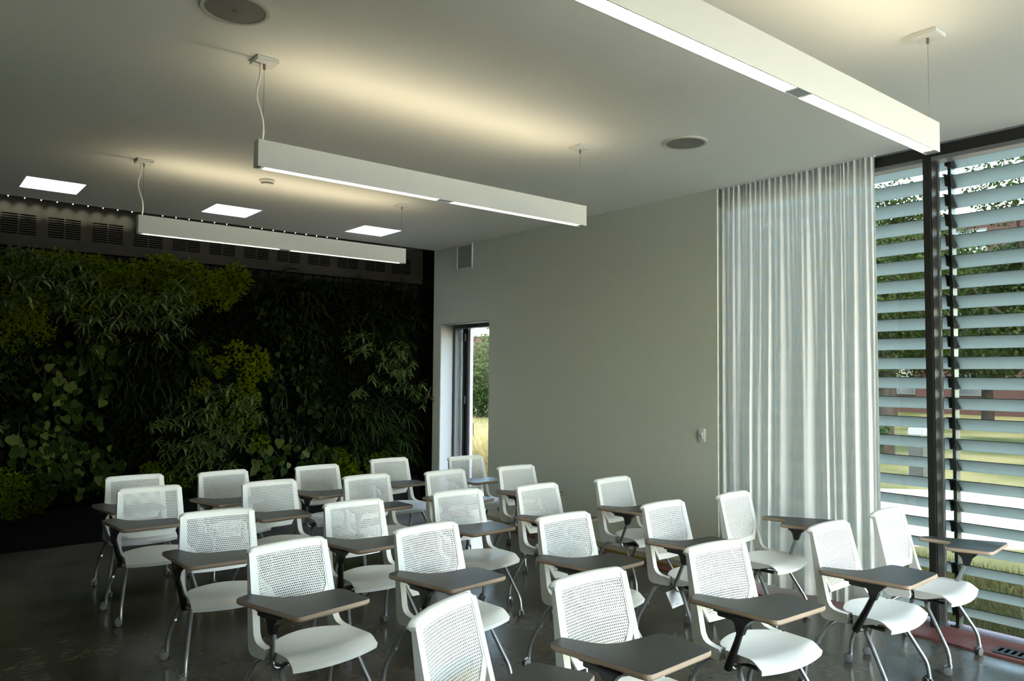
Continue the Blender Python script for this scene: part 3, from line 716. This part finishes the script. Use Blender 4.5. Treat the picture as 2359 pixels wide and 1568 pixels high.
def backmesh_mesh():
    b = MB(); px, pz = .0104, .0118; hx, hz = .0027, .0039
    nr = int((.842-.545)/pz)
    for r in range(nr):
        z = .842-(r+.5)*pz
        hw = .190 if z > .640 else .190-(.640-z)*.58
        off = px/2 if r % 2 else 0; n = int(hw/px)+1
        for c in range(-n, n+1):
            x = c*px+off
            if abs(x) > hw: continue
            vs = []
            for dy in (.0015, .0045):
                for ex, ez in ((px/2, pz/2), (hx, hz)):
                    vs += [(x+sx*ex, S(x+sx*ex, z+sz*ez)+dy, z+sz*ez) for sx, sz in ((-1, -1), (1, -1), (1, 1), (-1, 1))]
            fs = []
            for k in range(4):
                q = (k+1) % 4; fs += [(k, q, 4+q, 4+k), (8+k, 12+k, 12+q, 8+q), (4+k, 4+q, 12+q, 12+k)]
            b.add(vs, fs)
    return b.mesh('back_mesh', M['mesh'], fix=False)
def leg_mesh(sx, front):
    b = MB()
    if front: p = [(sx*.08, .03, .380), (sx*.200, .008, .384), (sx*.255, -.140, .130), (sx*.258, -.148, .050)]
    else: p = [(sx*.10, .05, .380), (sx*.155, .150, .386), (sx*.225, .195, .368), (sx*.272, .308, .140), (sx*.276, .316, .050)]
    pts = fillet(p, .05); b.tube(pts, .0115, 12)
    if not front: b.box(sx*.244-.007, sx*.244+.007, .238, .262, .245, .278)
    return b.mesh('leg', M['steel'], True), p[-1]
def caster_mesh(a):
    b = MB(); ca, sa = math.cos(a), math.sin(a)
    def R(v): return (v[0]*ca-v[1]*sa, v[0]*sa+v[1]*ca, v[2])
    def add(bb, mi): b.add([R(v) for v in bb.v], bb.f, mi)
    w = MB()
    for s0, s1 in ((-.020, -.007), (.007, .020)):
        w.lathe([(.0, s0), (.018, s0), (.0235, s0+(.002 if s0 < 0 else .001)), (.025, (s0+s1)/2), (.0235, s1-.002), (.018, s1), (0, s1)], (0, .014, .025), 20, 'X')
    add(w, 0)
    h = MB(); h.prism([(-.006, .062), (.012, .062), (.032, .050), (.036, .034), (.014, .030), (-.006, .046)], 'X', -.0065, .0065); h.tube([(0, 0, .045), (0, 0, .066)], .0125, 10); add(h, 1)
    return b.mesh('caster', [M['greyw'], M['steel']], True)
TAB = {1: [(-.345, .195), (-.250, .224), (-.176, .030), (.120, -.004), (.115, -.264), (-.288, -.275)],
       -1: [(.252, .215), (.338, .200), (.545, -.245), (.135, -.268), (.078, -.012), (.285, .010)]}      # the left-hand tablets stand swung open
def round_poly(poly, rs, n=5):
    o = []; N = len(poly)
    for i in range(N):
        a, p, c = Vector(poly[i-1]), Vector(poly[i]), Vector(poly[(i+1) % N]); u = (a-p).normalized(); v = (c-p).normalized(); r = min(rs[i], (a-p).length*.45, (c-p).length*.45)
        p0, p1 = p+u*r, p+v*r
        for k in range(n+1): t_ = k/n; q = (1-t_)**2*p0+2*t_*(1-t_)*p+t_*t_*p1; o.append((q.x, q.y))
    return o
def tablet_meshes(sg):
    o = round_poly(TAB[sg], [.03, .025, .12, .05, .035, .035] if sg == 1 else [.025, .03, .04, .035, .04, .05]); n = len(o)
    c = (sum(p[0] for p in o)/n, sum(p[1] for p in o)/n)
    def ins(k):     # inset towards each vertex' inner normal
        r = []
        for i in range(n):
            a, p, q = Vector(o[i-1]), Vector(o[i]), Vector(o[(i+1) % n]); t_ = (q-a); nn = Vector((-t_.y, t_.x)).normalized()*(1 if area > 0 else -1); r.append((p.x+nn.x*k, p.y+nn.y*k))
        return r
    area = sum(o[i-1][0]*o[i][1]-o[i][0]*o[i-1][1] for i in range(n))
    b = MB(); i1 = ins(.003); b.add([(x, y, .6815) for x, y in i1]+[(x, y, .680) for x, y in i1], [tuple(range(n)), tuple(range(2*n-1, n-1, -1))]+[(k, (k+1) % n, n+(k+1) % n, n+k) for k in range(n)])
    top = b.mesh('writing_tablet', M['lam'])
    b = MB(); i2 = ins(.007); i3 = ins(.0025)
    rows = [[(x, y, .6802) for x, y in i3], [(x, y, .677) for x, y in o], [(x, y, .664) for x, y in o], [(x, y, .656) for x, y in i2]]
    vs = [p for r in rows for p in r]; fs = [tuple(range(n)), tuple(range(4*n-1, 3*n-1, -1))]
    for r in range(3):
        for k in range(n): fs.append((r*n+k, (r+1)*n+k, (r+1)*n+(k+1) % n, r*n+(k+1) % n))
    b.add(vs, fs); return top, b.mesh('plywood_core', M['ply'], True)
PB = {1: (Vector((-.235, .030, .378)), Vector((-.308, -.098, .600))), -1: (Vector((.235, -.020, .385)), Vector((.128, -.126, .600)))}
def bracket_mesh(sg):
    b = MB(); p = PB[sg][1]; x, y = p.x, p.y; k = sg
    b.box(min(x-.006*k, x+.060*k), max(x-.006*k, x+.060*k), y+.04, y+.135, .630, .656) if k == 1 else b.box(x+.01, x+.13, y-.02, y+.07, .634, .656)
    b.box(x, x+.045, y+.135, y+.165, .644, .656) if k == 1 else b.box(x+.09, x+.20, y+.04, y+.11, .642, .656)
    lo = [(x+dx, y+dy, .575) for dx, dy in ((-.016, -.012), (.016, -.012), (.016, .018), (-.016, .018))]
    mi_ = [(x+dx, y+dy, .622) for dx, dy in ((-.019, -.028), (.020, -.028), (.020, .026), (-.019, .026))]
    hi = [(x+dx, y+dy, .657) for dx, dy in ((-.020, -.062), (.036, -.062), (.036, .060), (-.020, .060))]
    vs = lo+mi_+hi; fs = [(3, 2, 1, 0), (8, 9, 10, 11)]
    for r in range(2):
        for k in range(4): fs.append((r*4+k, r*4+(k+1) % 4, (r+1)*4+(k+1) % 4, (r+1)*4+k))
    b.add(vs, fs); return b.mesh('tablet_bracket', M['blackpl'], bevel=.004)
def post_meshes(sg):
    a, c = PB[sg]
    b = MB(); b.tube(fillet([(sg*-.10, .01, .374), (a.x*.96, a.y-.012, .372), a+Vector((0, 0, .03)), c], .04), .0115, 12); tube = b.mesh('tablet_post', M['steel'], True)
    d = (c-a); b = MB(); b.tube([a+Vector((0, .008, -.008)), a+d*.12+Vector((0, .004, 0)), a+d*.7, a+d*.96], [.0195, .019, .0165, .0155], 14); sl = b.mesh('post_sleeve', M['blackpl'], True)
    return tube, sl
def under_mesh():
    b = MB()
    for sg in (-1, 1): b.tube([(sg*.160, .16, .386), (sg*.160, -.09, .386)], .0105, 10); b.tube([(sg*.170, .140, .386), (sg*.222, .145, .402)], .008, 8)
    b.box(-.160, .160, .01, .04, .374, .396); b.box(-.160, .160, .13, .155, .376, .394)
    b.box(-.12, .12, -.07, .13, .396, .422)
    return b.mesh('seat_support', M['bracket'], True)
seatM, bfM, bmM, unM = seat_mesh(), backframe_mesh(), backmesh_mesh(), under_mesh()
legM = {(sx, f): leg_mesh(sx, f) for sx in (-1, 1) for f in (True, False)}
casM = [caster_mesh(a) for a in (0.3, -.5, 2.6, 1.3, -2.2, 3.4)]
tabM = {s: tablet_meshes(s) for s in (1, -1)}; brM = {s: bracket_mesh(s) for s in (1, -1)}; poM = {s: post_meshes(s) for s in (1, -1)}
crnd = random.Random(4)
def proto_chair(sg, black):
    t = bpy.data.objects.new('tablet_chair', None); C.objects.link(t); t.empty_display_size = .1
    obj('seat', seatM, t); obj('back_frame', bfM, t); obj('back_mesh', bmM, t); obj('seat_support', unM, t)
    for key, (me, e) in legM.items():
        l = obj('leg', me, t); obj('caster', crnd.choice(casM), l, (e[0], e[1], 0))
    tp = obj('writing_tablet', tabM[sg][0], t); tp['label'] = 'charcoal laminate writing tablet'
    obj('plywood_core', tabM[sg][1], tp); obj('tablet_bracket', brM[sg], t)
    p = obj('tablet_post', poM[sg][0], t)
    if black: s = obj('post_sleeve', poM[sg][1], p); s['label'] = 'black sleeve over the tablet post'
    return t
CH = [  # x, y, turn (deg), hand, black sleeve, label
 (1.623, 6.734, -1.1, 1, 0, 'white tablet-arm chair, far back row, leftmost, half behind another chair'),
 (1.548, 5.965, -2.1, 1, 1, 'white tablet-arm chair, second row from the back, leftmost, before the black planter'),
 (2.351, 6.603, 5.7, 1, 0, 'white tablet-arm chair, far back row, second from left, against the plants'),
 (1.610, 4.651, -5.2, 1, 1, 'white tablet-arm chair with black post, middle row, leftmost'),
 (2.417, 5.760, 1.2, 1, 1, 'white tablet-arm chair, second row from the back, second from left'),
 (1.665, 3.513, 7.9, 1, 0, 'white tablet-arm chair with silver post, second row from the front, leftmost'),
 (3.192, 6.513, 3.3, 1, 0, 'white tablet-arm chair, far back row, third from left'),
 (2.503, 4.464, 1.6, 1, 1, 'white tablet-arm chair with black post, middle row, second from left'),
 (3.236, 5.631, 2.5, 1, 1, 'white tablet-arm chair, second row from the back, third from left'),
 (4.049, 6.656, 2.2, 1, 0, 'white tablet-arm chair, far back row, fourth from left, right end of the plants'),
 (2.454, 3.447, 4.7, 1, 1, 'white tablet-arm chair with black post, second row from the front, second from left'),
 (1.785, 2.147, 25.4, 1, 0, 'white tablet-arm chair turned askew, nearest the camera, cut by the bottom edge'),
 (3.971, 5.494, 4.3, 1, 0, 'white tablet-arm chair, second row from the back, fourth from left'),
 (3.347, 4.436, 1.2, 1, 1, 'white tablet-arm chair, middle row, third from left'),
 (4.813, 6.378, -0.9, 1, 0, 'white tablet-arm chair, far back row, rightmost, in front of the open door'),
 (4.709, 5.393, 0.5, 1, 0, 'white tablet-arm chair, second row from the back, rightmost, at the grey wall'),
 (4.052, 4.316, 3.0, 1, 0, 'white tablet-arm chair, middle row, fourth from left'),
 (3.315, 3.224, 1.3, 1, 1, 'white tablet-arm chair, second row from the front, third from left'),
 (2.418, 2.103, 0.9, 1, 1, 'white tablet-arm chair, front row, second from left, seat cut by the bottom edge'),
 (4.858, 4.241, 4.3, 1, 0, 'white tablet-arm chair with silver post, middle row, rightmost, against the bare grey wall'),
 (4.191, 3.148, 2.1, 1, 0, 'white tablet-arm chair with a paper tag hanging under its seat'),
 (3.354, 2.134, -4.1, 1, 1, 'white tablet-arm chair with black post, front row, third from left'),
 (4.981, 3.110, 6.2, -1, 0, 'white chair with left-hand tablet standing in front of the curtain'),
 (4.379, 2.046, 1.1, 1, 1, 'white tablet-arm chair with black post, front row, second from right'),
 (5.156, 2.053, 2.6, -1, 0, 'white chair with left-hand tablet, front row, rightmost, beside the louvered window'),
]
protos = {}
for x, y, a, sg, bk, lab in CH:
    k = (sg, bk)
    if k not in protos: protos[k] = proto_chair(sg, bk); c = protos[k]
    else: c = copy_tree(protos[k])
    c.location = (x, y, 0); c.rotation_euler = (0, 0, math.radians(a)); tag(c, lab, 'chair', 'tablet-arm chairs in five rows')
# paper tag on chair 21
t = thing('paper_tag', 'white printed paper tag hanging on a string under a chair seat', 'tag', (3.985, 3.225, .372)); t.rotation_euler = (0, math.radians(-22), math.radians(-38))
b = MB(); b.box(-.042, .042, -.0005, .0005, -.125, -.012); obj('card', b.mesh('card', M['paper']), t)
b = MB(); b.tube([(.018, 0, -.016), (.012, .0, .004), (.004, .003, .012)], .0008, 5); obj('string', b.mesh('string', M['paper']), t)
b = MB(); trn = random.Random(2)
for i, (zz, hw, th) in enumerate([(-.028, .014, .0022), (-.034, .021, .0022), (-.040, .012, .0022), (-.046, .024, .003)]+[(-.054-.0042*k, .022, .0016) for k in range(11)]+[(-.108, .013, .006)]):
    q = -hw
    while q < hw:
        l = trn.uniform(.003, .008); b.box(q, min(hw, q+l), -.0012, -.0008, zz-th/2, zz+th/2); q += l+.0014
o = obj('printed_text', b.mesh('printed_text', M['ink']), t); o['kind'] = 'stuff'

# ------------------------------------------------------------------ outdoors
b = MB(); GZ = -.15
b.grid(lambda u, v: (-60+180*u, -70+180*v, GZ), 6, 6); o = obj('lawn', b.mesh('lawn', M['lawn'])); o['kind'] = 'structure'
b = MB(); u = Vector((.70, -.714, 0)); p0 = Vector((10.1, 3.6, GZ)); w = Vector((.714, .70, 0))
def bandp(a, c, q): return p0+u*a+w*c+Vector((0, 0, q))
vs = [bandp(a, c, .012) for a, c in ((-30, -.6), (40, -.6), (40, 4.0), (-30, 4.0))]+[bandp(a, c, -.05) for a, c in ((-30, -.6), (40, -.6), (40, 4.0), (-30, 4.0))]
b.add(vs, [(0, 1, 2, 3), (7, 6, 5, 4), (0, 4, 5, 1), (1, 5, 6, 2), (2, 6, 7, 3), (3, 7, 4, 0)]); o = obj('path', b.mesh('path', M['road'])); o['kind'] = 'structure'
b = MB(); b.box(5.95, 7.6, 6.6, 9.2, -.15, -.02); o = obj('door_step', b.mesh('door_step', M['road'])); o['kind'] = 'structure'

b = MB(); b.box(-30, 5.4, -32, YF-.3, -.4, -.05); o = obj('bounce_ground', b.mesh('bounce_ground', M['bounce_ground'])); o['kind'] = 'structure'  # unseen ground slab added to bounce sunlight onto ceiling and luminaires

def blade_mesh(n, rx, ry, h, seed, m, lean=.4, w=.006):
    r = random.Random(seed); b = MB()
    for _ in range(n):
        x, y = r.uniform(-rx, rx), r.uniform(-ry, ry); a = r.uniform(0, 2*PI); hh = h*r.uniform(.5, 1.1); l = lean*hh*r.random()
        dx, dy = math.cos(a), math.sin(a); sx, sy = -dy*w, dx*w
        b.add([(x-sx, y-sy, 0), (x+sx, y+sy, 0), (x+dx*l*.4+sx*.7, y+dy*l*.4+sy*.7, hh*.6), (x+dx*l*.4-sx*.7, y+dy*l*.4-sy*.7, hh*.6), (x+dx*l, y+dy*l, hh)], [(0, 1, 2, 3), (3, 2, 4)])
    return b.mesh('grass_blades', m, fix=False)
o = obj('long_grass', blade_mesh(26000, 1.15, 3.2, .13, 1, M['grassb'], .9, .004), None, (7.25, 1.6, GZ)); o['kind'] = 'stuff'; tag(o, 'strip of rough dry grass outside the window louvers', 'grass')
def orn(x, y, s, lab):
    t = thing('ornamental_grass', lab, 'ornamental grass', (x, y, GZ), rnd.uniform(0, 6), 'tall yellow grasses outside the door'); r = random.Random(int(x*100)); b = MB()
    for _ in range(900):
        a = r.uniform(0, 2*PI); L = s*r.uniform(.7, 1.25); d = Vector((math.cos(a)*r.uniform(.1, .8), math.sin(a)*r.uniform(.1, .8), 1)); p = Vector((r.uniform(-.18, .18), r.uniform(-.18, .18), 0))
        strip_leaf(b, p, d, L, .016, r.uniform(.5, 1.8), .1)
    o = obj('blades', b.mesh('blades', M['drygrass'], 'all', fix=False), t); o['kind'] = 'stuff'
for i, (x, y, s) in enumerate(((8.0, 10.4, .95), (8.8, 11.0, 1.0), (8.5, 11.9, 1.0), (9.6, 12.0, .95), (7.9, 9.7, .8))):
    orn(x, y, s, ['clump of tall straw-yellow grass just outside the open door', 'clump of tall straw-yellow grass outside the door, second back', 'clump of tall straw-yellow grass outside the door, left and further', 'clump of tall straw-yellow grass outside the door, furthest back', 'low clump of straw-yellow grass nearest the door step'][i])

def crown_mesh(seed, n, rx, rz, leafm, size, blobs=16, hollow=.35):
    r = random.Random(seed); b = MB(); cs = []
    for _ in range(blobs):
        while True:
            p = Vector((r.uniform(-1, 1), r.uniform(-1, 1), r.uniform(-1, 1)))
            if p.length < 1: break
        cs.append((Vector((p.x*rx*.78, p.y*rx*.78, p.z*rz*.78)), r.uniform(.28, .46)*rx))
    for _ in range(n):
        c, q = r.choice(cs); d = Vector((r.gauss(0, 1), r.gauss(0, 1), r.gauss(0, 1))).normalized(); p = c+d*q*(hollow+(1-hollow)*r.random()**.5)
        nn = (d+Vector((r.uniform(-.8, .8), r.uniform(-.8, .8), r.uniform(-.3, .9)))).normalized(); t_ = nn.cross(Vector((r.uniform(-1, 1), r.uniform(-1, 1), r.uniform(-1, 1)))).normalized(); s2 = nn.cross(t_); s = size*r.uniform(.6, 1.2)
        b.add([p, p+t_*s*.5+s2*s*.32, p+t_*s, p+t_*s*.5-s2*s*.32], [(0, 1, 2, 3)])
    return b.mesh('foliage', leafm, fix=False), cs
def tree(x, y, h, rx, rz, zc, seed, lab, leafm, n=9000, size=.17, tr=.16, name='broadleaf_tree', cat='tree', grp=None, hollow=.35, blobs=16):
    t = thing(name, lab, cat, (x, y, GZ), 0, grp); me, cs = crown_mesh(seed, n, rx, rz, leafm, size, blobs, hollow)
    f = obj('foliage', me, t, (0, 0, zc)); f['kind'] = 'stuff'
    b = MB(); r = random.Random(seed+50); b.tube([(0, 0, 0), (.05, .03, zc*.35), (-.04, .05, zc*.7), (0, 0, zc)], [tr*1.25, tr, tr*.85, tr*.5], 12)
    obj('trunk', b.mesh('trunk', M['bark'], True), t)
    for c, q in cs[:7]:
        b = MB(); st = Vector((0, 0, zc*r.uniform(.45, .8))); en = c+Vector((0, 0, zc)); b.tube([st, (st+en)/2+Vector((0, 0, -.2)), en], [tr*.4, tr*.28, tr*.1], 7); obj('branch', b.mesh('branch', M['bark'], True), t)
TG = 'trees on the lawn'
tree(19.0, 8.7, 9, 2.5, 3.0, 4.6, 1, 'leafy tree with dark trunk seen between curtain and mullion', M['tleaf'], 30000, .11, .15, grp=TG)
tree(23.5, 6.9, 9, 3.0, 3.4, 5.0, 2, 'large leafy tree right of the mullion, beyond the paved path', M['tleaf'], 36000, .12, .17, grp=TG)
tree(31.0, 14.0, 11, 3.6, 3.6, 5.0, 3, 'tall tree further back left of the curtain tree', M['tleaf2'], 30000, .15, .2, grp=TG)
tree(35.0, 11.9, 11, 3.3, 3.0, 4.4, 4, 'low spreading tree far behind the mullion near the brick building', M['tleaf'], 28000, .16, .2, grp=TG)
tree(17.5, -1.5, 8, 3.2, 3.0, 5.2, 5, 'leafy tree outside to the right of the view', M['tleaf'], 20000, .14, .16, grp=TG)
tree(34.0, 4.6, 10, 3.8, 3.8, 5.4, 6, 'broad tree behind the path at the right edge of the window', M['tleaf2'], 28000, .16, .2, grp=TG)
tree(21.0, 28.0, 7, 2.9, 1.6, 1.9, 7, 'dark dense evergreen seen through the open door', M['shrub'], 14000, .16, .12, 'evergreen_tree', 'tree', blobs=22)
tree(15.5, 19.3, 1.2, .7, .5, .75, 9, 'small flowering shrub on the lawn outside the door', M['tleaf2'], 1500, .1, .03, 'garden_shrub', 'shrub', blobs=8)
tree(17.3, 8.6, 1.2, .75, .55, .6, 10, 'rounded green shrub at the foot of the tree by the curtain', M['shrub'], 2500, .1, .03, 'garden_shrub', 'shrub', blobs=8)
t = thing('waste_bin', 'dark square post bin with pale cap on the lawn behind the mullion', 'bin', (15.4, 6.45, GZ))
b = MB(); b.box(-.13, .13, -.13, .13, 0, .80); obj('body', b.mesh('body', M['frame'], bevel=.01), t)
b = MB(); b.box(-.14, .14, -.14, .14, .80, .95); obj('lid', b.mesh('lid', M['doorgrey'], bevel=.02), t)

def building(x, y, rz, L, H, lab, nw, nf):
    t = thing('brick_building', lab, 'building', (x, y, GZ), rz); b = MB(); b.box(0, 10, -L/2, L/2, 0, H); obj('brick_wall', b.mesh('brick_wall', M['brick']), t)
    b = MB(); b.box(-.3, 10.3, -L/2-.3, L/2+.3, H, H+.4); obj('roof', b.mesh('roof', M['roofing']), t)
    wb = MB(); wb.box(-.06, .02, -.95, -.87, 0, 2.0); wb.box(-.06, .02, .87, .95, 0, 2.0); wb.box(-.06, .02, -.87, .87, 0, .08); wb.box(-.06, .02, -.87, .87, 1.92, 2.0); wb.box(-.05, .02, -.03, .03, .08, 1.92)
    wm = wb.mesh('window', M['frame']); gb = MB(); gb.box(-.03, .01, -.87, .87, .08, 1.92); gm_ = gb.mesh('pane', M['bwin'])
    for f in range(nf):
        for i in range(nw):
            o = obj('window', wm, t, (0, -L/2+(i+.5)*L/nw, 1.0+3.4*f)); obj('pane', gm_, o)
building(44, 12, math.radians(-2), 34, 10.5, 'long red brick building behind the trees beyond the window', 9, 3)
building(30, 40, math.radians(38), 22, 10.5, 'red brick building seen through the open door', 7, 3)
bpy.context.view_layer.update()
